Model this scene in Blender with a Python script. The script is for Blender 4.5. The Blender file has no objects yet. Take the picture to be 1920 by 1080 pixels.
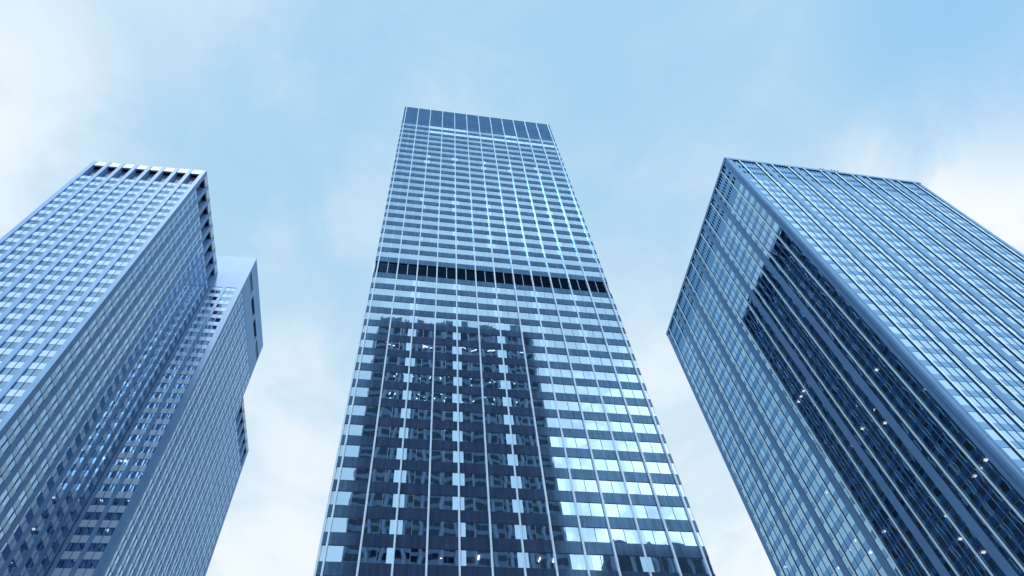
import bpy, math, random
from mathutils import Vector, Matrix
random.seed(7)
scene = bpy.context.scene
C = scene.collection

# ------------------------------------------------------------------ camera
CAM_Z = 1.6
cd = bpy.data.cameras.new('camera')
cam = bpy.data.objects.new('camera', cd)
C.objects.link(cam)
cd.sensor_width = 36.0
cd.lens = 24.3286
cd.clip_start = 0.1
cd.clip_end = 6000
RIGHT = Vector((0.98750487, -0.13922136, -0.07383456))
UP = Vector((-0.08038477, -0.84799986, 0.52386498))
BACK = Vector((-0.13554489, -0.51138405, -0.84859527))
m = Matrix((RIGHT, UP, BACK)).transposed().to_4x4()
m.translation = (0, 0, CAM_Z)
cam.matrix_world = m
scene.camera = cam


def project(p):
    v = Vector(p) - Vector((0, 0, CAM_Z))
    z = -v.dot(BACK)
    if z < 0.1:
        return None
    return (960 + 1297.5 * v.dot(RIGHT) / z, 540 - 1297.5 * v.dot(UP) / z)


# ------------------------------------------------------------------ sky, sun, exposure
SUN_EL, SUN_AZ = math.radians(63.0), math.radians(202.5)     # azimuth clockwise from +Y
scene.view_settings.view_transform = 'Standard'
scene.view_settings.look = 'None'
scene.view_settings.gamma = 1
scene.view_settings.exposure = 0.0
world = bpy.data.worlds.new('World')
scene.world = world
world.use_nodes = True
wt = world.node_tree
wt.nodes.clear()


class NT:
    """short-hand for wiring shader nodes"""
    def __init__(self, tree):
        self.t = tree

    def n(self, kind, **kw):
        nd = self.t.nodes.new(kind)
        for k, v in kw.items():
            setattr(nd, k, v)
        return nd

    def l(self, a, b):
        self.t.links.new(a, b)

    def put(self, sock, v):
        if hasattr(v, 'is_output'):
            self.l(v, sock)
        else:
            sock.default_value = v

    def math(self, op, a, b=None, c=None, clamp=False):
        nd = self.n('ShaderNodeMath', operation=op, use_clamp=clamp)
        self.put(nd.inputs[0], a)
        if b is not None:
            self.put(nd.inputs[1], b)
        if c is not None:
            self.put(nd.inputs[2], c)
        return nd.outputs[0]

    def vmath(self, op, a, b=None):
        nd = self.n('ShaderNodeVectorMath', operation=op)
        self.put(nd.inputs[0], a)
        if b is not None:
            if op == 'SCALE':
                self.put(nd.inputs['Scale'], b)
            else:
                self.put(nd.inputs[1], b)
        return nd.outputs['Value'] if op == 'DOT_PRODUCT' else nd.outputs[0]

    def mix(self, f, a, b, blend='MIX'):
        nd = self.n('ShaderNodeMix', data_type='RGBA', blend_type=blend)
        self.put(nd.inputs[0], f)
        self.put(nd.inputs[6], a)
        self.put(nd.inputs[7], b)
        return nd.outputs[2]

    def maprange(self, v, a, b, c=0.0, d=1.0, smooth=True):
        nd = self.n('ShaderNodeMapRange', interpolation_type='SMOOTHSTEP' if smooth else 'LINEAR')
        self.put(nd.inputs[0], v)
        for i, x in enumerate((a, b, c, d)):
            nd.inputs[i + 1].default_value = x
        return nd.outputs[0]

    def noise(self, vec, scale, detail=3.0, rough=0.55, dist=0.0):
        nd = self.n('ShaderNodeTexNoise')
        self.put(nd.inputs['Vector'], vec)
        nd.inputs['Scale'].default_value = scale
        nd.inputs['Detail'].default_value = detail
        nd.inputs['Roughness'].default_value = rough
        nd.inputs['Distortion'].default_value = dist
        return nd


w = NT(wt)
direction = w.n('ShaderNodeTexCoord').outputs['Generated']
sep = w.n('ShaderNodeSeparateXYZ')
w.l(direction, sep.inputs[0])
dz = sep.outputs[2]
flat = w.n('ShaderNodeCombineXYZ')
zc = w.math('MAXIMUM', dz, 0.12)
w.l(w.math('DIVIDE', sep.outputs[0], zc), flat.inputs[0])
w.l(w.math('DIVIDE', sep.outputs[1], zc), flat.inputs[1])
sky = w.n('ShaderNodeTexSky', sky_type='NISHITA', sun_disc=False, sun_elevation=SUN_EL, sun_rotation=SUN_AZ,
          air_density=1.0, dust_density=1.0, ozone_density=1.5)
big = w.noise(flat.outputs[0], 1.5, 5, 0.55, 0.5).outputs[0]
fine = w.noise(flat.outputs[0], 4.0, 6, 0.6, 0.8).outputs[0]
puff = w.math('ADD', w.math('MULTIPLY', big, 0.65), w.math('MULTIPLY', fine, 0.35))
K = 10.0
# thin veil, paler towards the horizon
veil = w.mix(w.maprange(dz, 0.50, 0.97), (0.72 * K, 0.88 * K, 0.98 * K, 1), (0.415 * K, 0.69 * K, 0.925 * K, 1))
veil = w.mix(w.maprange(dz, 0.10, 0.50), (0.42 * K, 0.60 * K, 0.84 * K, 1), veil)    # unseen low sky, darkened to deepen and blue the shade
col = w.mix(0.94, sky.outputs[0], veil)
# broken cloud
thick = w.maprange(puff, 0.40, 0.66, 0.0, 0.42)
banks = None
for d, r0, r1, amt in [((-0.54, 0.31, 0.78), 0.972, 1.0, 0.42), ((0.69, 0.23, 0.685), 0.972, 0.999, 1.1),
                       ((-0.30, 0.80, 0.50), 0.88, 0.99, 0.5), ((0.42, 0.69, 0.58), 0.94, 0.997, 0.75),
                       ((0.34, -0.70, 0.62), 0.95, 0.995, 0.6)]:
    dn = Vector(d).normalized()
    f = w.math('MULTIPLY', w.maprange(w.vmath('DOT_PRODUCT', direction, tuple(dn)), r0, r1), amt)
    banks = f if banks is None else w.math('ADD', banks, f)
bank = w.math('MULTIPLY', banks, w.maprange(puff, 0.36, 0.58, 0.15, 1.0))
col = w.mix(w.math('ADD', thick, bank, clamp=True), col, (0.93 * K, 0.985 * K, 1.03 * K, 1))
# bright thin overcast behind the viewer, on the sun's side
sunny = w.maprange(w.vmath('DOT_PRODUCT', direction, tuple(Vector((0.28, -0.79, 0.56)).normalized())), 0.62, 0.97)
col = w.mix(w.math('MULTIPLY', sunny, w.maprange(puff, 0.30, 0.62, 0.55, 1.0)), col, (1.55 * K, 1.60 * K, 1.62 * K, 1))
side_glow = w.maprange(w.vmath('DOT_PRODUCT', direction, tuple(Vector((0.58, -0.47, 0.67)).normalized())), 0.86, 0.985)
col = w.mix(w.math('MULTIPLY', side_glow, 0.9), col, (1.45 * K, 1.50 * K, 1.55 * K, 1))
break_ = w.math('MULTIPLY', w.maprange(w.vmath('DOT_PRODUCT', direction, tuple(Vector((0.37, -0.68, 0.63)).normalized())), 0.968, 0.996), w.maprange(fine, 0.36, 0.56, 0.15, 1.0))
col = w.mix(break_, col, (3.3 * K, 3.1 * K, 3.0 * K, 1))
# a deeper blue gap up on the right
gap = w.maprange(w.vmath('DOT_PRODUCT', direction, tuple(Vector((0.63, 0.03, 0.775)).normalized())), 0.968, 1.0, 0.0, 0.8)
col = w.mix(gap, col, (0.28 * K, 0.58 * K, 0.90 * K, 1))
bg = w.n('ShaderNodeBackground')
w.l(col, bg.inputs[0])
bg.inputs[1].default_value = 0.1
w.l(bg.outputs[0], w.n('ShaderNodeOutputWorld').inputs[0])

sl = bpy.data.lights.new('sun', 'SUN')
sl.energy = 4.0
sl.angle = math.radians(6)
sl.color = (1.0, 0.985, 0.96)
sun = bpy.data.objects.new('sun', sl)
C.objects.link(sun)
sd = Vector((math.sin(SUN_AZ) * math.cos(SUN_EL), math.cos(SUN_AZ) * math.cos(SUN_EL), math.sin(SUN_EL)))
sun.rotation_euler = sd.to_track_quat('Z', 'Y').to_euler()
sun.location = (0, -60, 300)

cy = scene.cycles
cy.use_denoising = True
cy.max_bounces = 8
cy.glossy_bounces = 5
cy.diffuse_bounces = 3
cy.transmission_bounces = 4
cy.transparent_max_bounces = 10
cy.sample_clamp_indirect = 6.0


# ------------------------------------------------------------------ materials
def material(name):
    mt = bpy.data.materials.new(name)
    mt.use_nodes = True
    mt.node_tree.nodes.clear()
    k = NT(mt.node_tree)
    out = k.n('ShaderNodeOutputMaterial')
    return mt, k, out


def solid(name, col, rough=0.6, spec=0.5, metal=0.0, var=0.10, scale=0.35, streak=0.0, bump=0.0, coat=0.0, joints=None):
    """painted metal, stone or concrete: uneven tone, rain streaks, optional panel joints"""
    mt, k, out = material(name)
    p = k.n('ShaderNodeBsdfPrincipled')
    co = k.n('ShaderNodeTexCoord').outputs['Object']
    n1 = k.noise(co, scale, 5, 0.6).outputs[0]
    v = k.maprange(n1, 0.3, 0.7, 1 - var, 1 + var, False)
    if streak:
        mp = k.n('ShaderNodeMapping')
        k.l(co, mp.inputs[0])
        mp.inputs['Scale'].default_value = (3.2, 3.2, 0.22)
        n2 = k.noise(mp.outputs[0], 1.0, 4, 0.65).outputs[0]
        v = k.math('MULTIPLY', v, k.maprange(n2, 0.35, 0.7, 1 - streak, 1 + streak, False))
    if joints:
        s3 = k.n('ShaderNodeSeparateXYZ')
        k.l(co, s3.inputs[0])
        for ax, period, wd in joints:
            fr = k.math('FRACT', k.math('DIVIDE', s3.outputs[ax], period))
            line = k.math('LESS_THAN', fr, wd / period)
            v = k.math('MULTIPLY', v, k.math('SUBTRACT', 1.0, k.math('MULTIPLY', line, 0.35)))
    c = k.vmath('SCALE', (col[0], col[1], col[2]), v)
    k.l(c, p.inputs['Base Color'])
    p.inputs['Roughness'].default_value = rough
    p.inputs['Specular IOR Level'].default_value = spec
    p.inputs['Specular Tint'].default_value = (0.55, 0.78, 1.0, 1)
    p.inputs['Metallic'].default_value = metal
    p.inputs['Coat Weight'].default_value = coat
    p.inputs['Coat Roughness'].default_value = 0.15
    if bump:
        b = k.n('ShaderNodeBump')
        b.inputs['Strength'].default_value = bump
        b.inputs['Distance'].default_value = 0.05
        k.l(k.noise(co, 1.2, 4).outputs[0], b.inputs['Height'])
        k.l(b.outputs[0], p.inputs['Normal'])
    k.l(p.outputs[0], out.inputs[0])
    return mt


def wavy_normal(k, amp_wave, amp_tilt, scale):
    geo = k.n('ShaderNodeNewGeometry')
    co = k.n('ShaderNodeTexCoord').outputs['Object']
    nz = k.noise(co, scale, 1.5, 0.4).outputs['Color']
    wv = k.vmath('SCALE', k.vmath('SUBTRACT', nz, (0.5, 0.5, 0.5)), amp_wave)
    wn = k.n('ShaderNodeTexWhiteNoise', noise_dimensions='1D')
    k.l(geo.outputs['Random Per Island'], wn.inputs['W'])
    tl = k.vmath('SCALE', k.vmath('SUBTRACT', wn.outputs['Color'], (0.5, 0.5, 0.5)), amp_tilt)
    nn = k.vmath('NORMALIZE', k.vmath('ADD', geo.outputs['Normal'], k.vmath('ADD', wv, tl)))
    return nn, geo


def glass(name, tint, through, ior, wave=0.02, tilt=0.012, scale=0.55, vary=0.12, refl=0.25):
    """coated window glass: part mirror, part see-through"""
    mt, k, out = material(name)
    nn, geo = wavy_normal(k, wave, tilt, scale)
    gl = k.n('ShaderNodeBsdfGlossy')
    gl.inputs['Roughness'].default_value = 0.015
    rnd = geo.outputs['Random Per Island']
    gc = k.vmath('SCALE', tint, k.math('ADD', 1 - vary, k.math('MULTIPLY', rnd, vary)))
    k.l(gc, gl.inputs['Color'])
    k.l(nn, gl.inputs['Normal'])
    tr = k.n('ShaderNodeBsdfTransparent')
    tr.inputs['Color'].default_value = (*through, 1)
    fr = k.n('ShaderNodeFresnel')
    fr.inputs['IOR'].default_value = ior
    mx = k.n('ShaderNodeMixShader')
    k.l(k.math('MULTIPLY_ADD', fr.outputs[0], 0.85, refl, clamp=True), mx.inputs[0])
    k.l(tr.outputs[0], mx.inputs[1])
    k.l(gl.outputs[0], mx.inputs[2])
    k.l(mx.outputs[0], out.inputs[0])
    return mt


def opaque_glass(name, base, tint, ior, rough=0.03, vary=0.1, refl=0.0):
    """back-painted spandrel glass"""
    mt, k, out = material(name)
    nn, geo = wavy_normal(k, 0.008, 0.006, 0.5)
    gl = k.n('ShaderNodeBsdfGlossy')
    gl.inputs['Roughness'].default_value = rough
    gl.inputs['Color'].default_value = (*tint, 1)
    k.l(nn, gl.inputs['Normal'])
    df = k.n('ShaderNodeBsdfDiffuse')
    rnd = geo.outputs['Random Per Island']
    k.l(k.vmath('SCALE', base, k.math('ADD', 1 - vary, k.math('MULTIPLY', rnd, 2 * vary))), df.inputs['Color'])
    fr = k.n('ShaderNodeFresnel')
    fr.inputs['IOR'].default_value = ior
    mx = k.n('ShaderNodeMixShader')
    k.l(k.math('ADD', fr.outputs[0], refl, clamp=True), mx.inputs[0])
    k.l(df.outputs[0], mx.inputs[1])
    k.l(gl.outputs[0], mx.inputs[2])
    k.l(mx.outputs[0], out.inputs[0])
    return mt


def satin(name, base, tint, ior, rough, var=0.15, streak=0.2, lines=0.0):
    """dark anodised metal sheet: deep base under a blue satin sheen that grows at grazing angles"""
    mt, k, out = material(name)
    co = k.n('ShaderNodeTexCoord').outputs['Object']
    v = k.maprange(k.noise(co, 0.35, 5, 0.6).outputs[0], 0.3, 0.7, 1 - var, 1 + var, False)
    mp = k.n('ShaderNodeMapping')
    k.l(co, mp.inputs[0])
    mp.inputs['Scale'].default_value = (2.6, 2.6, 0.12)
    n2 = k.noise(mp.outputs[0], 1.0, 5, 0.7).outputs[0]
    v = k.math('MULTIPLY', v, k.maprange(n2, 0.35, 0.72, 1 - streak, 1 + streak, False))
    if lines:
        mq = k.n('ShaderNodeMapping')
        k.l(co, mq.inputs[0])
        mq.inputs['Scale'].default_value = (0.05, 0.05, 1.3)
        n3 = k.noise(mq.outputs[0], 1.0, 4, 0.7).outputs[0]
        v = k.math('MULTIPLY', v, k.maprange(n3, 0.35, 0.7, 1 - lines, 1 + lines, False))
    gl = k.n('ShaderNodeBsdfGlossy')
    gl.inputs['Roughness'].default_value = rough
    k.l(k.vmath('SCALE', tint, v), gl.inputs['Color'])
    df = k.n('ShaderNodeBsdfDiffuse')
    k.l(k.vmath('SCALE', base, v), df.inputs['Color'])
    fr = k.n('ShaderNodeFresnel')
    fr.inputs['IOR'].default_value = ior
    mx = k.n('ShaderNodeMixShader')
    k.l(fr.outputs[0], mx.inputs[0])
    k.l(df.outputs[0], mx.inputs[1])
    k.l(gl.outputs[0], mx.inputs[2])
    k.l(mx.outputs[0], out.inputs[0])
    return mt


def glow(name, col, strength):
    mt, k, out = material(name)
    e = k.n('ShaderNodeEmission')
    e.inputs[0].default_value = (*col, 1)
    e.inputs[1].default_value = strength
    k.l(e.outputs[0], out.inputs[0])
    return mt


M = {
    # central tower
    'ct_glass': glass('ct_glass', (0.42, 0.70, 1.0), (0.54, 0.66, 0.84), 4.2, 0.013, 0.008, 0.45, 0.10, 0.30),
    'ct_side_glass': glass('ct_side_glass', (0.60, 0.62, 0.66), (0.36, 0.38, 0.42), 1.8, 0.014, 0.009, 0.45, 0.6, 0.0),  # side copy of the tower glass, darkened so its mirror image goes dark
    'ct_spandrel': satin('ct_spandrel', (0.024, 0.040, 0.085), (0.20, 0.54, 1.0), 1.95, 0.12, 0.12, 0.28),
    'ct_fin': satin('ct_fin', (0.50, 0.68, 0.86), (0.62, 0.82, 1.0), 1.5, 0.14, 0.08, 0.08),
    'ct_louver': satin('ct_louver', (0.028, 0.065, 0.17), (0.24, 0.57, 1.0), 1.8, 0.14, 0.10, 0.06, 0.16),
    'ct_dark': solid('ct_dark', (0.006, 0.009, 0.018), 0.8, 0.05),
    'ct_slat': satin('ct_slat', (0.004, 0.008, 0.020), (0.08, 0.22, 0.5), 1.4, 0.3, 0.2, 0.1),
    'frame': solid('frame', (0.05, 0.085, 0.16), 0.4, 0.5),
    # cross-plan tower
    'lt_stone': solid('lt_stone', (0.17, 0.36, 0.66), 0.55, 0.25, 0, 0.07, 0.25, 0.06, joints=[(2, 3.77, 0.05)]),
    'lt_panel': opaque_glass('lt_panel', (0.52, 0.75, 1.0), (0.50, 0.76, 1.0), 2.1, 0.1, 0.08),
    'lt_glass': glass('lt_glass', (0.44, 0.70, 1.0), (0.24, 0.30, 0.40), 3.2, 0.008, 0.004, 0.5, 0.18, 0.48),
    'lt_fascia': solid('lt_fascia', (0.55, 0.68, 0.80), 0.5, 0.4, 0, 0.05),
    'lt_recess': solid('lt_recess', (0.10, 0.17, 0.33), 0.6, 0.3, 0, 0.1, 0.3, 0.1),
    'lt_void': solid('lt_void', (0.02, 0.02, 0.03), 0.8, 0.2),
    'lt_frame': solid('lt_frame', (0.09, 0.18, 0.38), 0.45, 0.4),
    # right tower
    'rt_glass': glass('rt_glass', (0.41, 0.71, 1.0), (0.34, 0.40, 0.50), 3.4, 0.010, 0.009, 0.45, 0.26, 0.50),
    'rt_spandrel': opaque_glass('rt_spandrel', (0.015, 0.032, 0.08), (0.27, 0.59, 1.0), 3.0, 0.04, 0.25, 0.18),
    'rt_metal': satin('rt_metal', (0.11, 0.24, 0.47), (0.40, 0.72, 1.0), 1.5, 0.38, 0.07, 0.06),
    'rt_fin': satin('rt_fin', (0.60, 0.84, 1.0), (0.60, 0.88, 1.0), 2.0, 0.3, 0.05, 0.06),
    'rt_mullion': satin('rt_mullion', (0.07, 0.14, 0.30), (0.35, 0.65, 1.0), 1.5, 0.35, 0.05, 0.05),
    'rt_frame': solid('rt_frame', (0.032, 0.055, 0.11), 0.4, 0.5),
    # inside
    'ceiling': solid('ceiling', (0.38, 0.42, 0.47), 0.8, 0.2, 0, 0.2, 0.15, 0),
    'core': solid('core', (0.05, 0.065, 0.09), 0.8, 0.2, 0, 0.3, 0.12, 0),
    'column': opaque_glass('column', (0.42, 0.72, 1.0), (0.55, 0.85, 1.0), 2.0, 0.05, 0.14),
    'blind': solid('blind', (0.78, 0.84, 0.90), 0.8, 0.2, 0, 0.06, 0.5, 0),
    'lamp': glow('lamp', (1.0, 0.95, 0.86), 8.0),
    # behind the viewer
    'bt_wall': solid('bt_wall', (0.44, 0.52, 0.62), 0.5, 0.4, 0, 0.15, 0.3, 0.1),
    'bt_glass': opaque_glass('bt_glass', (0.015, 0.02, 0.03), (0.62, 0.78, 0.95), 1.9, 0.02, 0.8),
    'bt_light': solid('bt_light', (0.72, 0.80, 0.88), 0.5, 0.4, 0, 0.1),
    'dim_lamp': glow('dim_lamp', (1.0, 0.97, 0.92), 4.0),
    'asphalt': solid('asphalt', (0.05, 0.052, 0.056), 0.9, 0.3, 0, 0.2, 0.6, 0, 0.4),
    'paving': solid('paving', (0.16, 0.18, 0.21), 0.8, 0.3, 0, 0.12, 0.5, 0, 0.1, joints=[(0, 1.2, 0.02), (1, 1.2, 0.02)]),
    'roof': solid('roof', (0.14, 0.16, 0.2), 0.9, 0.2),
    'steel': solid('steel', (0.30, 0.40, 0.55), 0.4, 0.5, 0.4),
}


# ------------------------------------------------------------------ building helpers
class Face:
    """one facade plane: s runs along it, z up, d outwards"""
    def __init__(self, o, h, n):
        self.o, self.h, self.n = Vector(o), Vector(h), Vector(n)
        self.flip = self.h.cross(Vector((0, 0, 1))).dot(self.n) < 0

    def p(self, s, z, d=0.0):
        return self.o + self.h * s + Vector((0, 0, z)) + self.n * d


class MB:
    def __init__(self):
        self.v, self.f = [], []

    def quad(self, fc, s0, s1, z0, z1, d=0.0):
        i = len(self.v)
        self.v += [fc.p(s0, z0, d), fc.p(s1, z0, d), fc.p(s1, z1, d), fc.p(s0, z1, d)]
        self.f.append((i, i + 3, i + 2, i + 1) if fc.flip else (i, i + 1, i + 2, i + 3))

    def box(self, fc, s0, s1, z0, z1, d0, d1):
        """closed box, d0 inner, d1 outer"""
        i = len(self.v)
        for d in (d0, d1):
            self.v += [fc.p(s0, z0, d), fc.p(s1, z0, d), fc.p(s1, z1, d), fc.p(s0, z1, d)]
        fs = [(4, 5, 6, 7), (1, 0, 3, 2), (0, 4, 7, 3), (5, 1, 2, 6), (7, 6, 2, 3), (0, 1, 5, 4)]
        for q in fs:
            q = tuple(i + a for a in q)
            self.f.append(q[::-1] if fc.flip else q)

    def block(self, x0, x1, y0, y1, z0, z1):
        self.box(Face((0, 0, 0), (1, 0, 0), (0, -1, 0)), x0, x1, z0, z1, -y1, -y0)

    def tube(self, a, b, r, n=8):
        a, b = Vector(a), Vector(b)
        t = (b - a).normalized()
        u = t.orthogonal().normalized()
        vv = t.cross(u)
        i = len(self.v)
        for c in (a, b):
            for j in range(n):
                an = 2 * math.pi * j / n
                self.v.append(c + (u * math.cos(an) + vv * math.sin(an)) * r)
        for j in range(n):
            self.f.append((i + j, i + (j + 1) % n, i + n + (j + 1) % n, i + n + j))
        self.f.append(tuple(i + j for j in range(n))[::-1])
        self.f.append(tuple(i + n + j for j in range(n)))

    def build(self, name, mat, parent=None, **props):
        if not self.v:
            return None
        me = bpy.data.meshes.new(name)
        me.from_pydata([tuple(x) for x in self.v], [], self.f)
        me.materials.append(mat)
        ob = bpy.data.objects.new(name, me)
        C.objects.link(ob)
        if parent:
            ob.parent = parent
        for k, v in props.items():
            ob[k] = v
        return ob


def thing(name, label, cat, loc, rz=0.0, group=None):
    o = bpy.data.objects.new(name, None)
    C.objects.link(o)
    o.location = loc
    o.rotation_euler = (0, 0, rz)
    o['label'] = label
    o['category'] = cat
    if group:
        o['group'] = group
    return o


def seen_area(root_m, win):
    """pixels a window covers in the photograph's frame (0 when off frame or facing away)"""
    fc = win['face']
    s0 = min(p[0] for p in win['panes']); s1 = max(p[1] for p in win['panes'])
    z0 = min(p[2] for p in win['panes']); z1 = max(p[3] for p in win['panes'])
    pts = [project(root_m @ fc.p(s, z, win['d'])) for s, z in ((s0, z0), (s1, z0), (s1, z1), (s0, z1))]
    if any(p is None for p in pts):
        return 0
    cx = sum(p[0] for p in pts) / 4; cyy = sum(p[1] for p in pts) / 4
    if not (0 < cx < 1920 and 0 < cyy < 1080):
        return 0
    ctr = root_m @ fc.p((s0 + s1) / 2, (z0 + z1) / 2)
    if (Vector((0, 0, CAM_Z)) - ctr).dot(root_m.to_3x3() @ fc.n) <= 0:
        return 0
    a = 0
    for i in range(4):
        j = (i + 1) % 4
        a += pts[i][0] * pts[j][1] - pts[j][0] * pts[i][1]
    return abs(a) / 2


def add_windows(root, wins, gmat, fmat, blind_p=0.0, bar=0.06, keep=100, hide=None):
    """the largest windows in view become parts of their own (> frame, blind), the rest one mesh"""
    rm = Matrix.Translation(root.location) @ Matrix.Rotation(root.rotation_euler[2], 4, 'Z')
    for x in wins:
        x['a'] = 0 if (hide and hide(x)) else seen_area(rm, x)
    wins.sort(key=lambda x: -x['a'])
    rest, restf, restb = MB(), MB(), MB()
    for i, x in enumerate(wins):
        fc, d = x['face'], x['d']
        own = i < keep and x['a'] > 0
        g = MB() if own else rest
        f = MB() if own else restf
        b = MB() if own else restb
        for (s0, s1, z0, z1) in x['panes']:
            g.quad(fc, s0, s1, z0, z1, d)
        ps = x['panes']
        for k in range(1, len(ps)):
            f.box(fc, ps[k][0] - bar / 2, ps[k][0] + bar / 2, ps[k][2], ps[k][3], d - 0.03, d + 0.035)
        a0, a1 = ps[0][0], ps[-1][1]
        f.box(fc, a0, a1, ps[0][3] - 0.07, ps[0][3], d - 0.03, d + 0.03)
        for (s0, s1, z0, z1) in ps:
            bl = x.get('blind')
            if bl is None:
                bl = random.choice((0.3, 0.45, 0.7, 1.0)) if random.random() < blind_p else 0
            if bl:
                b.quad(fc, s0 + 0.04, s1 - 0.04, z1 - 0.05 - (z1 - z0 - 0.05) * bl, z1 - 0.05, d - 0.22)
        if own:
            o = g.build('window', gmat, root)
            f.build('frame', fmat, o)
            b.build('blind', M['blind'], o)
    rest.build('window', gmat, root, kind='stuff')
    restf.build('window_frame', fmat, root, kind='stuff')
    restb.build('blind', M['blind'], root, kind='stuff')


def add_panels(root, name, items, mat, keep=100, hide=None):
    """items: (face, [(s0, s1, z0, z1, d0, d1)]); d0 None means a single pane at d1"""
    rm = Matrix.Translation(root.location) @ Matrix.Rotation(root.rotation_euler[2], 4, 'Z')
    lst = []
    for fc, ps in items:
        a = 0 if (hide and hide(fc)) else seen_area(rm, dict(face=fc, panes=[p[:4] for p in ps], d=ps[0][5]))
        lst.append((a, fc, ps))
    lst.sort(key=lambda x: -x[0])
    rest = MB()
    for i, (a, fc, ps) in enumerate(lst):
        own = i < keep and a > 0
        mb = MB() if own else rest
        for (s0, s1, z0, z1, d0, d1) in ps:
            if d0 is None:
                mb.quad(fc, s0, s1, z0, z1, d1)
            else:
                mb.box(fc, s0, s1, z0, z1, d0, d1)
        if own:
            mb.build(name, mat, root)
    rest.build(name, mat, root, kind='stuff')


# ------------------------------------------------------------------ ground
g = MB()
g.v = [(-2500, -2500, 0), (2500, -2500, 0), (2500, 2500, 0), (-2500, 2500, 0)]
g.f = [(0, 1, 2, 3)]
g.build('ground', M['asphalt'], kind='structure')
g = MB(); g.block(-14, 70, 36, 142, 0.004, 0.14)
g.block(-112, -44, 66, 200, 0.004, 0.14)
g.block(74, 156, 36, 142, 0.004, 0.14)
g.block(-30, 150, -110, 26, 0.004, 0.14)
g.build('pavement', M['paving'], kind='structure')

# ------------------------------------------------------------------ central tower
S = 0.66
ct = thing('glass_skyscraper', 'tallest central tower with dark spandrel bands, silver vertical fins and one black louver belt',
           'skyscraper', (0, 66.0, 0), 0.0104)
XL, XR, DEP = -12.23 * S, 56.02 * S, 66.6
F0, BAY = -11.376 * S, (55.082 + 11.376) / 12 * S
def cz(u): return u * S + CAM_Z
ct_faces = [
    (Face((XL, 0, 0), (1, 0, 0), (0, -1, 0)), XR - XL, [F0 - XL + BAY * i for i in range(13)]),
    (Face((XR, 0, 0), (0, 1, 0), (1, 0, 0)), DEP, [0.56 + (DEP - 1.12) / 18 * i for i in range(19)]),
    (Face((XL, 0, 0), (0, 1, 0), (-1, 0, 0)), DEP, [0.56 + (DEP - 1.12) / 18 * i for i in range(19)]),
    (Face((XL, DEP, 0), (1, 0, 0), (0, 1, 0)), XR - XL, [F0 - XL + BAY * i for i in range(13)]),
]
TOPS = [297.63 - 5.855 * k for k in range(21)] + [165.85 - 5.86 * k for k in range(28)]
WH = 3.25
wins, films = [], []
white_row = {0: {3, 4, 5, 9}, 1: {4, 5, 6, 7, 8, 9, 10, 11, 12, 3}}
for fi, (fc, L, fins) in enumerate(ct_faces):
    edges = [0.05] + fins + [L - 0.05]
    for k, t in enumerate(TOPS):
        z1, z0 = cz(t), cz(t - WH)
        if z0 < 5:
            continue
        for b in range(len(edges) - 1):
            a0, a1 = edges[b], edges[b + 1]
            if a1 - a0 > 1.5:
                mid = (a0 + a1) / 2
                panes = [(a0 + 0.1, mid, z0, z1), (mid, a1 - 0.1, z0, z1)]
            else:
                panes = [(a0, a1 - 0.1, z0, z1) if b == 0 else (a0 + 0.1, a1, z0, z1)]
            x = dict(face=fc, panes=panes, d=0.0)
            if fi == 0:
                if k in white_row:
                    x['blind'] = 0
                    if b in white_row[k]:
                        films.append((fc, [(p[0] + 0.06, p[1] - 0.06, z0 + 0.08, z1 - 0.1, None, 0.012) for p in panes]))
                elif k == 20 - 1 and 3 <= b <= 5:
                    x['blind'] = 0.4
            wins.append(x)
side = [x for x in wins if x['face'] in (ct_faces[1][0], ct_faces[2][0])]
add_windows(ct, [x for x in wins if x not in side], M['ct_glass'], M['frame'], 0.06)
add_windows(ct, side, M['ct_side_glass'], M['frame'], 0.30, 0.06, 0)
add_panels(ct, 'blind', films, M['column'])
# spandrel bands, one per floor round the building
bands = []
for k in range(20):
    bands.append((TOPS[k] - WH, TOPS[k + 1]))
bands.append((TOPS[20] - WH, 174.51))
bands.append((168.27, TOPS[21]))
for k in range(21, len(TOPS) - 1):
    bands.append((TOPS[k] - WH, TOPS[k + 1]))
bands.append((300.4, 297.63))
items = []
for (lo, hi) in bands:
    lo, hi = min(lo, hi), max(lo, hi)
    if cz(lo) < 6:
        continue
    for fi, (fc, L, fins) in enumerate(ct_faces):
        e = 0.06 if fi in (0, 3) else 0.0
        edges = [-e] + fins + [L + e]
        for b in range(len(edges) - 1):
            i0 = 0.0 if b == 0 else 0.09
            i1 = 0.0 if b == len(edges) - 2 else 0.09
            items.append((fc, [(edges[b] + i0, edges[b + 1] - i1, cz(lo), cz(hi), -0.12, 0.06)]))
add_panels(ct, 'spandrel_panel', items, M['ct_spandrel'])
# silver fins
for fi, (fc, L, fins) in enumerate(ct_faces):
    for s in fins:
        mb = MB()
        z = 0.2
        j = 0
        while z < cz(321.34):
            z2 = min(cz(89.0 + 5.86 * 2 * j) - 0.02, cz(321.34)) if cz(89.0 + 5.86 * 2 * j) > z else z
            if j == 0:
                z2 = cz(89.0) - 0.02
            if z2 > z:
                mb.box(fc, s - 0.11, s + 0.11, z, z2, -0.10, 0.30)
                mb.box(fc, s - 0.035, s + 0.035, z, z2, 0.302, 0.36)
            z = z2 + 0.04
            j += 1
            if j > 40:
                break
        mb.build('mullion_fin', M['ct_fin'], ct)
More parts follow.
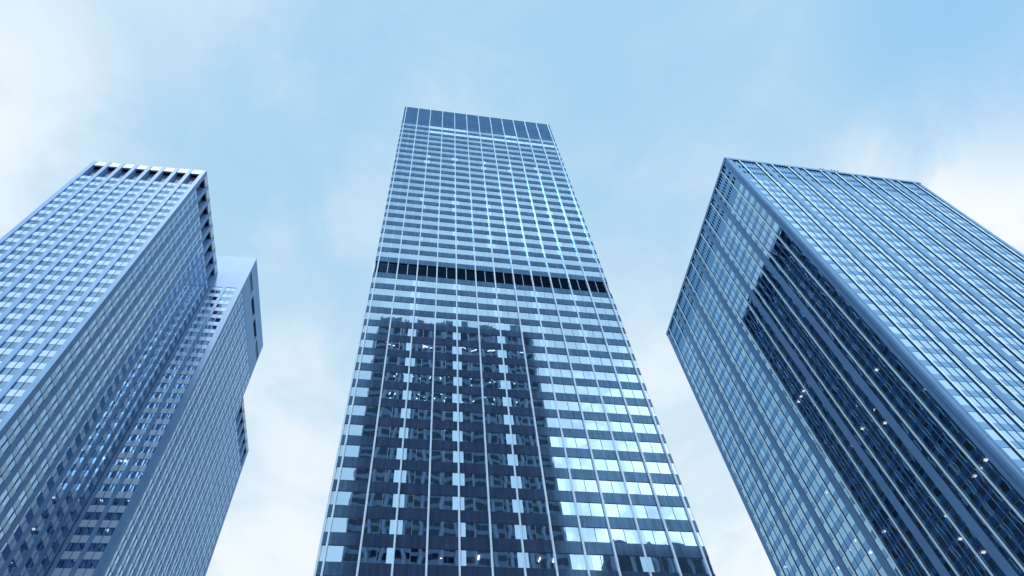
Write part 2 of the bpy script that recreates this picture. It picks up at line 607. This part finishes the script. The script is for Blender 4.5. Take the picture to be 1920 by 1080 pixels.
# louver belt and crown
for fi, (fc, L, fins) in enumerate(ct_faces):
    edges = [0.0] + fins + [L]
    for b in range(len(edges) - 1):
        a0, a1 = edges[b], edges[b + 1]
        wide = a1 - a0 > 1.5
        mb = MB()
        n = 16
        z0, z1 = cz(168.27), cz(174.51)
        for q in range(n):
            za = z0 + (z1 - z0) * (q + 0.15) / n
            mb.box(fc, a0 + 0.1, a1 - 0.1, za, za + 0.07, -0.30, -0.08)
        mb.quad(fc, a0, a1, z0, z1, -0.45)
        if fi < 3:
            lp = mb.build('belt_louver', M['ct_slat'], ct) if fi == 0 else None
            if fi != 0:
                if b == 0:
                    side_belt = MB()
                off = len(side_belt.v)
                side_belt.v += mb.v
                side_belt.f += [tuple(off + i for i in q) for q in mb.f]
            if lp and wide:
                pm = MB()
                mid = (a0 + a1) / 2
                pm.box(fc, mid - 0.05, mid + 0.05, z0, z1, -0.2, 0.02)
                pm.build('post', M['lt_stone'], lp)
    if fi in (1, 2):
        side_belt.build('side_belt_louver', M['ct_spandrel'], ct)
    for b in range(len(edges) - 1):
        a0, a1 = edges[b], edges[b + 1]
        mb = MB()
        z0, z1 = cz(300.4), cz(320.6)
        n = 34
        for q in range(n):
            za = z0 + (z1 - z0) * q / n
            zb = z0 + (z1 - z0) * (q + 0.86) / n
            mb.box(fc, a0 + (0.1 if b else 0), a1 - (0.1 if b < len(edges) - 2 else 0), za, zb, -0.12, 0.015 + 0.03 * (q % 2))
        if fi == 0:
            mb.build('crown_louver', M['ct_louver'], ct)
        else:
            if b == 0:
                side = MB()
            off = len(side.v)
            side.v += mb.v
            side.f += [tuple(off + i for i in q) for q in mb.f]
    if fi:
        side.build('side_crown_louver', M['ct_slat'] if fi < 3 else M['ct_louver'], ct)
mb = MB(); mb.block(XL + 0.15, XR - 0.15, 0.15, DEP - 0.15, cz(300.4), cz(320.4)); mb.build('roof', M['roof'], ct)
mb = MB(); mb.block(XL + 0.4, XR - 0.4, 0.46, DEP - 0.46, cz(166.6), cz(176.9)); mb.build('plant_floor', M['ct_dark'], ct)
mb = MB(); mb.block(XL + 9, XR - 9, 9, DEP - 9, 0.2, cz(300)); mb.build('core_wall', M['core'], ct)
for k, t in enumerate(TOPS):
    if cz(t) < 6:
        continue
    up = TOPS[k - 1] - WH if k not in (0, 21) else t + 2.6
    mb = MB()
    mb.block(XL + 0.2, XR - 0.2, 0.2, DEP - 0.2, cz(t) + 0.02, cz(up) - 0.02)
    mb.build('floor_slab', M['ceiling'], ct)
# pale column covers close behind the glass, beside every second fin
items = []
fc, L, fins = ct_faces[0]
for k, t in enumerate(TOPS):
    if cz(t - WH) < 5 or (k < 21 and k not in (6, 7, 13, 14, 17, 18)):
        continue
    for i in (2, 4, 6, 8, 10):
        if k < 21 and random.random() < 0.15:
            continue
        ps = []
        for sg in (-1, 1):
            if random.random() < (0.08 if k > 20 else 0.3) and not (sg == 1 and not ps):
                continue
            wd = random.choice((0.5, 0.58, 0.66)) if k > 20 else random.choice((0.4, 0.6, 0.7))
            a, b = fins[i] + sg * 0.1, fins[i] + sg * (0.1 + wd)
            ps.append((min(a, b), max(a, b), cz(t - WH) + 0.03, cz(t) - 0.08, None, 0.012))
        items.append((fc, ps))
add_panels(ct, 'column_cover', items, M['column'])
mb = MB(); mb.block(XL + 0.3, XR - 0.3, 0.3, DEP - 0.3, 0.1, 5.5); mb.build('lobby', M['core'], ct)


def nearest_top(z, tops):
    return min(tops, key=lambda t: abs(t - 0.7 - z))


for (s, z) in [(7.67, 49.08), (9.46, 49.14), (16.56, 48.92), (18.27, 48.85), (20.1, 48.77), (23.58, 48.76), (5.2, 49.1)]:
    zt = nearest_top(z + CAM_Z, [cz(t) for t in TOPS])
    mb = MB()
    mb.block(s - 0.09, s + 0.09, 0.8, 1.5, zt - 0.14, zt - 0.05)
    mb.build('ceiling_lamp', M['lamp'], ct)

# ------------------------------------------------------------------ right tower
S2 = 0.708
rt = thing('corner_skyscraper', 'broad blue glass tower on the right with dark mirrored side and closely ribbed bright front',
           'skyscraper', (114.703 * S2, 83.597 * S2, 0), 0.0160)
RW, RD = 83.97 * S2, 84.3 * S2
def rz(u): return u * S2 + CAM_Z
RTOP = rz(249.9)
rt_faces = [Face((0, 0, 0), (0, 1, 0), (-1, 0, 0)), Face((0, 0, 0), (1, 0, 0), (0, -1, 0)),
            Face((0, RD, 0), (1, 0, 0), (0, 1, 0)), Face((RW, 0, 0), (0, 1, 0), (1, 0, 0))]
FL = 5.285
RT_TOPS = [230.42 - FL * k for k in range(43)]
RGH = 3.25
cols, fins_u, piers_u = [], [], []
for k in range(6):
    o = 13.7 * k
    fins_u += [5.2 + o, 12.25 + o]
    cols.append((2.2 + o if k == 0 else 16.3 + 13.7 * (k - 1), 5.2 + o, 1))
    cols.append((5.2 + o, 12.25 + o, 3))
    if k < 5:
        cols.append((12.25 + o, 14.2 + o, 1))
        piers_u.append((14.2 + o, 16.3 + o))
cols.append((80.75, 82.75, 1))
wins = []
blind_floor = [random.random() for _ in RT_TOPS]
for fi, fc in enumerate(rt_faces):
    for k, t in enumerate(RT_TOPS):
        if rz(t - RGH) < 5:
            continue
        for (a, b, n) in cols:
            a0, a1 = a * S2 + 0.05, b * S2 - 0.05
            panes = [(a0 + (a1 - a0) * i / n, a0 + (a1 - a0) * (i + 1) / n, rz(t - RGH), rz(t)) for i in range(n)]
            wins.append(dict(face=fc, panes=panes, d=0.0))
add_windows(rt, wins, M['rt_glass'], M['rt_mullion'], 0.25, 0.09)
items = []
for k, t in enumerate(RT_TOPS):
    if rz(t) < 8:
        continue
    lo = t - FL
    for fc in rt_faces:
        for (a, b, n) in cols:
            a0, a1 = a * S2 + 0.05, b * S2 - 0.05
            items.append((fc, [(a0 + (a1 - a0) * i / n + 0.02, a0 + (a1 - a0) * (i + 1) / n - 0.02, rz(lo) + 0.02, rz(t - RGH) - 0.02, None, 0.012) for i in range(n)]))
add_panels(rt, 'spandrel_panel', items, M['rt_spandrel'])
for k, t in enumerate(RT_TOPS):
    if rz(t) < 8:
        continue
    mb = MB()
    mb.block(0.25, RW - 0.25, 0.25, RD - 0.25, rz(t) + 0.02, rz(t + FL - RGH) - 0.02)
    mb.build('floor_slab', M['ceiling'], rt)
mb = MB(); mb.block(8, RW - 8, 8, RD - 8, 0.2, rz(230)); mb.build('core_wall', M['core'], rt)
mb = MB(); mb.block(0.4, RW - 0.4, 0.4, RD - 0.4, 0.1, 6.5); mb.build('lobby', M['core'], rt)
for fi, fc in enumerate(rt_faces):
    for u in fins_u:
        mb = MB()
        mb.box(fc, u * S2 - 0.10, u * S2 + 0.10, 0.2, RTOP - 1.0, -0.08, 0.18)
        o = mb.build('mullion_fin', M['rt_frame'], rt)
        mb = MB()
        mb.box(fc, u * S2 - 0.17, u * S2 + 0.17, 0.2, RTOP - 1.0, 0.183, 0.24)
        mb.build('fin_cap', M['rt_fin'], o)
    for (a, b) in piers_u:
        mb = MB()
        mb.box(fc, a * S2, b * S2, 0.2, RTOP - 1.02, -0.12, 0.09)
        o = mb.build('wide_pier', M['rt_frame'], rt)
        mb = MB()
        mb.box(fc, a * S2 - 0.02, b * S2 + 0.02, 0.2, RTOP - 1.02, 0.093, 0.14)
        mb.build('pier_cladding', M['rt_metal'], o)
for fi, fc in enumerate(rt_faces):
    for (a, b, n) in cols:
        if n == 3:
            a0, a1 = a * S2 + 0.05, b * S2 - 0.05
            for i in (1, 2):
                mb = MB()
                c = a0 + (a1 - a0) * i / 3
                mb.box(fc, c - 0.055, c + 0.055, 6.0, rz(230.42), -0.02, 0.075)
                mb.build('pane_mullion', M['rt_mullion'], rt)
# corner piers with ridges
def corner(x0, x1, y0, y1, ridges):
    mb = MB()
    mb.block(x0, x1, y0, y1, 0.2, RTOP - 1.02)
    for r in ridges:
        mb.block(*r, 0.2, RTOP - 1.04)
    mb.build('corner_pier', M['rt_metal'], rt)
q = 2.2 * S2
corner(-0.10, q, -0.10, q, [(-0.20, -0.102, 0.15, 0.55), (-0.16, -0.102, 1.15, 1.5), (0.15, 0.55, -0.20, -0.102), (1.15, 1.5, -0.16, -0.102)])
corner(-0.12, 0.9, RD - 1.05, RD + 0.12, [])
corner(RW - 0.9, RW + 0.12, -0.12, 1.05, [])
corner(RW - 0.9, RW + 0.12, RD - 1.05, RD + 0.12, [])
# louvered top storeys: panels with pairs of dark slots
for fi, fc in enumerate(rt_faces):
    pn = MB()
    vo = MB()
    for (a, b, n) in cols:
        a0, a1 = a * S2 + 0.03, b * S2 - 0.03
        pn.quad(fc, a0, a1, rz(230.42) + 0.02, rz(235.3), 0.0)
        zz = [(235.3, 237.7), (240.6, 242.9), (245.9, 248.3)]
        prev = 235.3
        for (zl, zh) in zz:
            if zl > prev:
                pn.quad(fc, a0, a1, rz(prev), rz(zl), 0.0)
            m_ = n * 2
            wd = (a1 - a0) / m_
            for i in range(m_):
                c0 = a0 + wd * i
                pn.quad(fc, c0, c0 + wd * 0.28, rz(zl), rz(zh), 0.0)
                pn.quad(fc, c0 + wd * 0.76, c0 + wd, rz(zl), rz(zh), 0.0)
                vo.box(fc, c0 + wd * 0.27, c0 + wd * 0.77, rz(zl) - 0.02, rz(zh) + 0.02, -0.5, -0.28)
            prev = zh
        pn.quad(fc, a0, a1, rz(prev), RTOP - 1.0, 0.0)
    o = pn.build('top_louver_wall', M['rt_spandrel'], rt)
    vo.build('vent_slot', M['lt_void'], o, kind='stuff')
mb = MB(); mb.block(0.52, RW - 0.52, 0.52, RD - 0.52, rz(231), RTOP - 0.45); mb.build('plant_floor', M['ct_dark'], rt)
mb = MB()
mb.block(-0.22, RW + 0.22, -0.22, 0.2, RTOP - 1.0, RTOP + 0.1); mb.block(-0.22, RW + 0.22, RD - 0.2, RD + 0.22, RTOP - 1.0, RTOP + 0.1)
mb.block(-0.22, 0.2, 0.2, RD - 0.2, RTOP - 1.0, RTOP + 0.1); mb.block(RW - 0.2, RW + 0.22, 0.2, RD - 0.2, RTOP - 1.0, RTOP + 0.1)
mb.build('parapet_cap', M['rt_metal'], rt)
mb = MB(); mb.block(0.3, RW - 0.3, 0.3, RD - 0.3, RTOP - 0.34, RTOP - 0.25); mb.build('roof', M['roof'], rt)
for (s, z) in [(7.03, 90.85), (1.9, 80.73), (15.35, 91.18), (11.91, 87.29), (13.0, 87.42), (17.53, 87.45), (21.73, 87.6), (12.72, 83.87),
               (5.75, 65.11), (2.5, 64.88), (4.2, 65.11), (14.2, 65.47), (12.89, 56.22), (14.77, 59.82), (27.0, 73.71), (32.4, 73.87),
               (33.93, 77.19), (36.38, 77.25), (30.9, 77.15), (34.02, 87.92), (56.42, 88.75), (41.59, 77.59), (24.5, 107.0), (26.0, 107.0), (27.4, 107.0), (44.5, 66.0)]:
    zt = nearest_top(z + CAM_Z, [rz(t) for t in RT_TOPS])
    mb = MB()
    mb.block(0.45, 0.95, s - 0.2, s + 0.2, zt - 0.2, zt - 0.06)
    mb.build('ceiling_lamp', M['lamp'], rt)

# rooftop aerial standing on the right tower
rtm = Matrix.Translation(rt.location) @ Matrix.Rotation(0.0160, 4, 'Z')
base = rtm @ Vector((45.9 * S2, 0.8, RTOP - 0.25))
ant = thing('rooftop_aerial', 'thin rod aerial on a short mast at the roof edge of the right tower', 'aerial', base, 0.016)
mb = MB(); mb.tube((0, 0, 0), (0, 0, 3.4), 0.18); mb.build('mast', M['steel'], ant)
mb = MB(); mb.tube((-2.3, 0, 3.5), (3.7, 0, 3.5), 0.13)
for x in (-2.1, -1.2, 1.5, 2.4, 3.4):
    mb.tube((x, -0.45, 3.5), (x, 0.45, 3.5), 0.12)
mb.build('boom', M['steel'], ant)

# ------------------------------------------------------------------ left cross-plan tower
lt = thing('stepped_skyscraper', 'pale stepped tower on the left with finned crown and rows of bright panels',
           'skyscraper', (-64.808, 88.682, 0), -0.0159)
FH = 3.77
CX = 9.74
LZ, KZ, BZ = 200.2 + CAM_Z, 210.76 + CAM_Z, 182.26 + CAM_Z
CY, KY, BY = 35.03, 71.64, 96.2
front = Face((-31.6, 0, 0), (1, 0, 0), (0, -1, 0))
left = Face((-31.6, 0, 0), (0, 1, 0), (-1, 0, 0))
right = Face((0, 0, 0), (0, 1, 0), (1, 0, 0))
kfront = Face((CX, CY, 0), (-1, 0, 0), (0, -1, 0))
kright = Face((CX, CY, 0), (0, 1, 0), (1, 0, 0))
PH = 1.75            # bright panel height
GH = FH - PH
fr_piers = [31.6 - 0.5 - 3.79 * k for k in range(8)][::-1] + []
fr_piers = [0.6] + [p for p in fr_piers]
fr_bays = [(fr_piers[i] + 0.52, fr_piers[i + 1] - 0.52) for i in range(len(fr_piers) - 1)]
rt_piers = [0.55 + 4.31 * k for k in range(9)]
rt_bays = [(rt_piers[i] + 0.68, rt_piers[i + 1] - 0.68) for i in range(8)]
kf_bays = [(1.6, 4.75), (5.65, 8.72)]
kr_piers = [0.55 + 4.58 * k for k in range(9)]
kr_bays = [(kr_piers[i] + 0.72, kr_piers[i + 1] - 0.72) for i in range(8)]
bk_piers = [36.61 + 0.5 + 4.58 * k for k in range(6)]
bk_bays = [(bk_piers[i] + 0.72, min(bk_piers[i + 1] - 0.72, 60.3)) for i in range(5)]
lt_walls = [(front, fr_bays, 190.0 + CAM_Z, 'a'), (right, rt_bays, 190.0 + CAM_Z, 'a'), (left, rt_bays, 190.0 + CAM_Z, 'a'),
            (kfront, kf_bays, 191.4 + CAM_Z, 'b'), (kright, kr_bays, 191.4 + CAM_Z, 'b'), (kright, bk_bays, 191.4 + CAM_Z - 5 * FH, 'c')]
wins = []
NF = 51
for fc, bays, top, tag_ in lt_walls:
    for k in range(NF):
        z1 = top - FH * k - PH
        z0 = z1 - GH
        if z0 < 4:
            continue
        for (a, b) in bays:
            mid = (a + b) / 2
            wins.append(dict(face=fc, panes=[(a, mid, z0 + 0.04, z1 - 0.02), (mid, b, z0 + 0.04, z1 - 0.02)], d=-0.10))
hid = lambda x: x['face'] is left
add_windows(lt, wins, M['lt_glass'], M['lt_frame'], 0.10, 0.16, 100, hid)
items = []
for k in range(NF):
    for fc, bays, top, tag_ in lt_walls:
        z1 = top - FH * k
        if z1 - FH < 4:
            continue
        for (a, b) in bays:
            mid = (a + b) / 2
            items.append((fc, [(a, mid - 0.06, z1 - PH, z1, None, -0.07), (mid + 0.06, b, z1 - PH, z1, None, -0.07)]))
add_panels(lt, 'spandrel_panel', items, M['lt_panel'], 100, lambda f: f is left)
for fc, bays, top, tag_ in lt_walls:     # dark recess behind the joints
    nm = MB()
    for (a, b) in bays:
        mid = (a + b) / 2
        nm.box(fc, mid - 0.05, mid + 0.05, 4, top, -0.16, 0.02)
    nm.build('window_mullion', M['lt_frame'], lt, kind='stuff')
def pier(fc, s0, s1, ztop, d1=0.22, name='wall_pier', d0=-0.35):
    mb = MB()
    mb.box(fc, s0, s1, 0.2, ztop, d0, d1)
    return mb.build(name, M['lt_stone'], lt)
edges = lambda bays, L: [(0.0, bays[0][0])] + [(bays[i][1], bays[i + 1][0]) for i in range(len(bays) - 1)] + [(bays[-1][1], L)]
for (a, b) in edges(fr_bays, 31.6):
    pier(front, a, b + (0.06 if b > 31.5 else 0), LZ)
for i, (a, b) in enumerate(edges(rt_bays, CY)):
    pier(right, a + (0.35 if i == 0 else 0), b - (0.02 if b > 35 else 0), LZ, 0.06 if i else 0.058)
    pier(left, a + (0.35 if i == 0 else 0), b, LZ)
zk = 191.4 + CAM_Z
for i, (a, b) in enumerate(edges(kf_bays, CX)):
    pier(kfront, a - (0.04 if i == 0 else 0), b - (0.24 if b > 9.7 else 0), zk, 0.12)
for i, (a, b) in enumerate(edges(kr_bays, 36.61)):
    pier(kright, a + (0.36 if i == 0 else 0), b, zk - 0.3 if i == 0 else zk, 0.0 if i else 0.038)
ee = [(36.62, bk_bays[0][0])] + [(bk_bays[i][1], bk_bays[i + 1][0]) for i in range(4)] + [(bk_bays[-1][1], 61.1)]
for (a, b) in ee:
    pier(kright, a, b, BZ, 0.0)
# crown of the front wing: pale fascia panels over a deep recess
ZF = 197.55 + CAM_Z
ZW = 190.05 + CAM_Z
def crown(fc, bays, top, zf, zw, name):
    for (a, b) in bays:
        f_ = MB(); f_.box(fc, a - 0.02, b + 0.02, zf, top - 0.05, -0.4, 0.06)
        o = f_.build('crown_fascia', M['lt_fascia'], lt)
        s_ = MB(); s_.box(fc, a - 0.02, b + 0.02, zf + 0.02, zf + 0.4, -1.6, -0.41)
        s_.build('soffit', M['lt_void'], o)
        r_ = MB(); r_.quad(fc, a - 0.02, b + 0.02, zw, zf, -1.25)
        r_.box(fc, a - 0.02, b + 0.02, zw - 0.02, zw + 0.12, -1.3, -0.05)
        for q in range(9):
            zq = zw + 0.5 + (zf - zw - 0.5) * q / 9
            r_.box(fc, a - 0.02, b + 0.02, zq, zq + 0.12, -1.25, -1.2)
        r_.build('crown_recess', M['lt_recess'], lt)
crown(front, fr_bays, LZ, ZF, ZW, 'f')
crown(right, rt_bays, LZ, ZF, ZW, 'r')
crown(left, rt_bays, LZ, ZF, ZW, 'l')
crown(kright, bk_bays, BZ, BZ - 2.4, 191.4 + CAM_Z - 5 * FH + 0.05, 'b')
# deepen the crown fins so they read as buttresses
for (a, b) in edges(fr_bays, 31.6):
    if b < 31.5:
        mb = MB(); mb.box(front, a + 0.02, b - 0.02, ZW, LZ - 0.06, -1.5, -0.351); mb.build('crown_fin', M['lt_stone'], lt)
for (a, b) in edges(rt_bays, CY)[1:]:
    mb = MB(); mb.box(right, a + 0.02, b - 0.02, ZW, LZ - 0.06, -1.5, -0.351); mb.build('crown_fin', M['lt_stone'], lt)
for (a, b) in ee:
    mb = MB(); mb.box(kright, a + 0.02, b - 0.02, 191.4 + CAM_Z - 5 * FH, BZ - 0.06, -1.5, -0.351); mb.build('crown_fin', M['lt_stone'], lt)
mb = MB(); mb.block(-31.2, -0.4, 1.62, CY, LZ - 0.6, LZ - 0.1)
mb.block(-31.2, CX - 0.5, KY + 0.1, BY - 0.4, BZ - 0.6, BZ - 0.1); mb.block(-31.2, CX - 0.5, CY + 0.5, KY - 0.5, KZ - 0.6, KZ - 0.2)
mb.build('roof', M['roof'], lt)
# blank parapet of the middle block, with four long slots on its right side
pp = MB()
pp.box(kfront, -0.0, 34.0, zk + 0.02, KZ, -0.5, 0.05)
pp.build('blank_parapet', M['lt_stone'], lt)
ps = MB()
slots = [(1.0, 8.0), (10.3, 17.5), (19.4, 26.9), (28.6, 35.9)]
SZ0, SZ1 = 200.4 + CAM_Z, 203.4 + CAM_Z
ps.box(kright, 0.51, 36.61, zk + 0.02, SZ0, -0.7, 0.0)
ps.box(kright, 0.51, 36.61, SZ1, KZ - 0.02, -0.7, 0.0)
pv = 0.51
for (a, b) in slots:
    ps.box(kright, pv, a, SZ0, SZ1, -0.7, 0.0)
    pv = b
ps.box(kright, pv, 36.61, SZ0, SZ1, -0.7, 0.0)
po = ps.build('side_parapet', M['lt_stone'], lt)
for i, (a, b) in enumerate(slots):
    sm = MB(); sm.quad(kright, a, b, SZ0, SZ1, -0.25 if i in (0, 3) else -0.6)
    sm.build('slot_panel', M['lt_recess'] if i in (0, 3) else M['lt_void'], po)
pb = MB(); pb.block(-24.5, CX - 0.72, KY - 0.6, KY, BZ - 4, KZ - 0.03); pb.block(-24.5, -24, CY + 0.5, KY - 0.6, BZ - 4, KZ - 0.03)
pb.build('rear_parapet', M['lt_stone'], lt)
# inside: slabs and core
for k in range(NF):
    mb = MB()
    za, zb = 190.0 + CAM_Z - FH * k - PH, 190.0 + CAM_Z - FH * k
    if za - GH > 4:
        mb.block(-31.2, -0.45, 0.45, CY, za + 0.02, zb - 0.02)
    za, zb = za + 1.4, zb + 1.4
    if za - GH > 4:
        mb.block(-0.44, CX - 0.45, CY + 0.45, KY if k < 5 else BY - 0.4, za + 0.02, zb - 0.02)
    mb.build('floor_slab', M['ceiling'], lt)
mb = MB(); mb.block(-26, -6, 6, CY, 0.2, 189); mb.block(-24, CX - 5.5, CY + 4, KY - 2, 0.2, 205); mb.block(-24, CX - 6, KY - 1.9, BY - 3, 0.2, 172)
mb.build('core_wall', M['core'], lt)
mb = MB(); mb.block(-31.1, -1.6, 1.6, CY - 0.05, 191.8, LZ - 0.65); mb.build('plant_floor', M['ct_dark'], lt)
for (fc, s, z, top) in [(kfront, 7.52, 104.86, 191.4), (kfront, 1.95, 104.53, 191.4), (kfront, 3.4, 96.85, 191.4), (kfront, 1.9, 112.15, 191.4),
                        (right, 25.1, 97.22, 190), (right, 24.8, 89.89, 190), (right, 33.3, 110.73, 190), (right, 33.6, 115.4, 190), (kfront, 6.9, 119, 191.4), (kfront, 7.9, 115.5, 191.4)]:
    zt = nearest_top(z + CAM_Z, [top + CAM_Z - PH - FH * k for k in range(NF)])
    mb = MB(); mb.box(fc, s - 0.25, s + 0.25, zt - 0.2, zt - 0.04, -1.1, -0.55)
    mb.build('ceiling_lamp', M['lamp'], lt)

# ------------------------------------------------------------------ towers behind the viewer, seen mirrored in the glass
def back_tower(name, label, x0, x1, y0, y1, h, bay, fh, lamps):
    t = thing(name, label, 'skyscraper', ((x0 + x1) / 2, y0, 0), 0)
    W = (x1 - x0) / 2
    D = y1 - y0
    faces = [(Face((-W, D, 0), (1, 0, 0), (0, 1, 0)), 2 * W), (Face((-W, 0, 0), (0, 1, 0), (-1, 0, 0)), D), (Face((W, 0, 0), (0, 1, 0), (1, 0, 0)), D)]
    mb = MB(); mb.block(-W, W, 0, D, 0.15, h); mb.build('wall', M['bt_wall'], t)
    wn, pr, sp = MB(), MB(), MB()
    for fc, L in faces:
        nb = max(1, round(L / bay))
        bw = L / nb
        z = h - 13.0
        while z > 6:
            for b in range(nb):
                for (u0, u1) in ((0.14, 0.5), (0.52, 0.88)):
                    wn.quad(fc, bw * (b + u0), bw * (b + u1), z - fh * 0.58, z, 0.03)
            z -= fh
        for b in range(nb):
            wn.quad(fc, bw * (b + 0.2), bw * (b + 0.8), h - 10.5, h - 3.5, 0.03)
        for b in range(nb + 1):
            pr.box(fc, max(0, bw * b - 0.35), min(L, bw * b + 0.35), 0.2, h + 0.3, 0.0, 0.5)
    wn.build('window', M['bt_glass'], t, kind='stuff')
    pr.build('wall_pier', M['bt_light'], t, kind='stuff')
    fc, L = faces[0]
    for (z, n, a, b, ln) in lamps:
        for i in range(n):
            s = L * (a + (b - a) * (i + random.uniform(0.1, 0.9)) / n)
            mb = MB(); mb.box(fc, s - ln / 2, s + ln / 2, z, z + 0.35, 0.04, 0.16)
            mb.build('window_lamp', M['dim_lamp'], t)
    return t

back_tower('gridded_skyscraper', 'dark gridded tower behind the viewer, mirrored in the lower windows of the central tower',
           -12.2, 51.4, -80, -35, 246.0, 5.3, 4.0,
           [(228.0, 7, 0.05, 0.95, 3.0), (208.5, 12, 0.1, 0.9, 0.5), (206.0, 10, 0.1, 0.9, 0.5), (196.5, 15, 0.08, 0.92, 0.5), (193.5, 12, 0.1, 0.8, 0.5), (180.5, 6, 0.1, 0.7, 0.5)])
back_tower('office_block', 'lower bluish block behind the viewer, mirrored at the foot of the central tower',
           66.0, 120.0, -85, -36, 136.5, 6.0, 3.9, [])
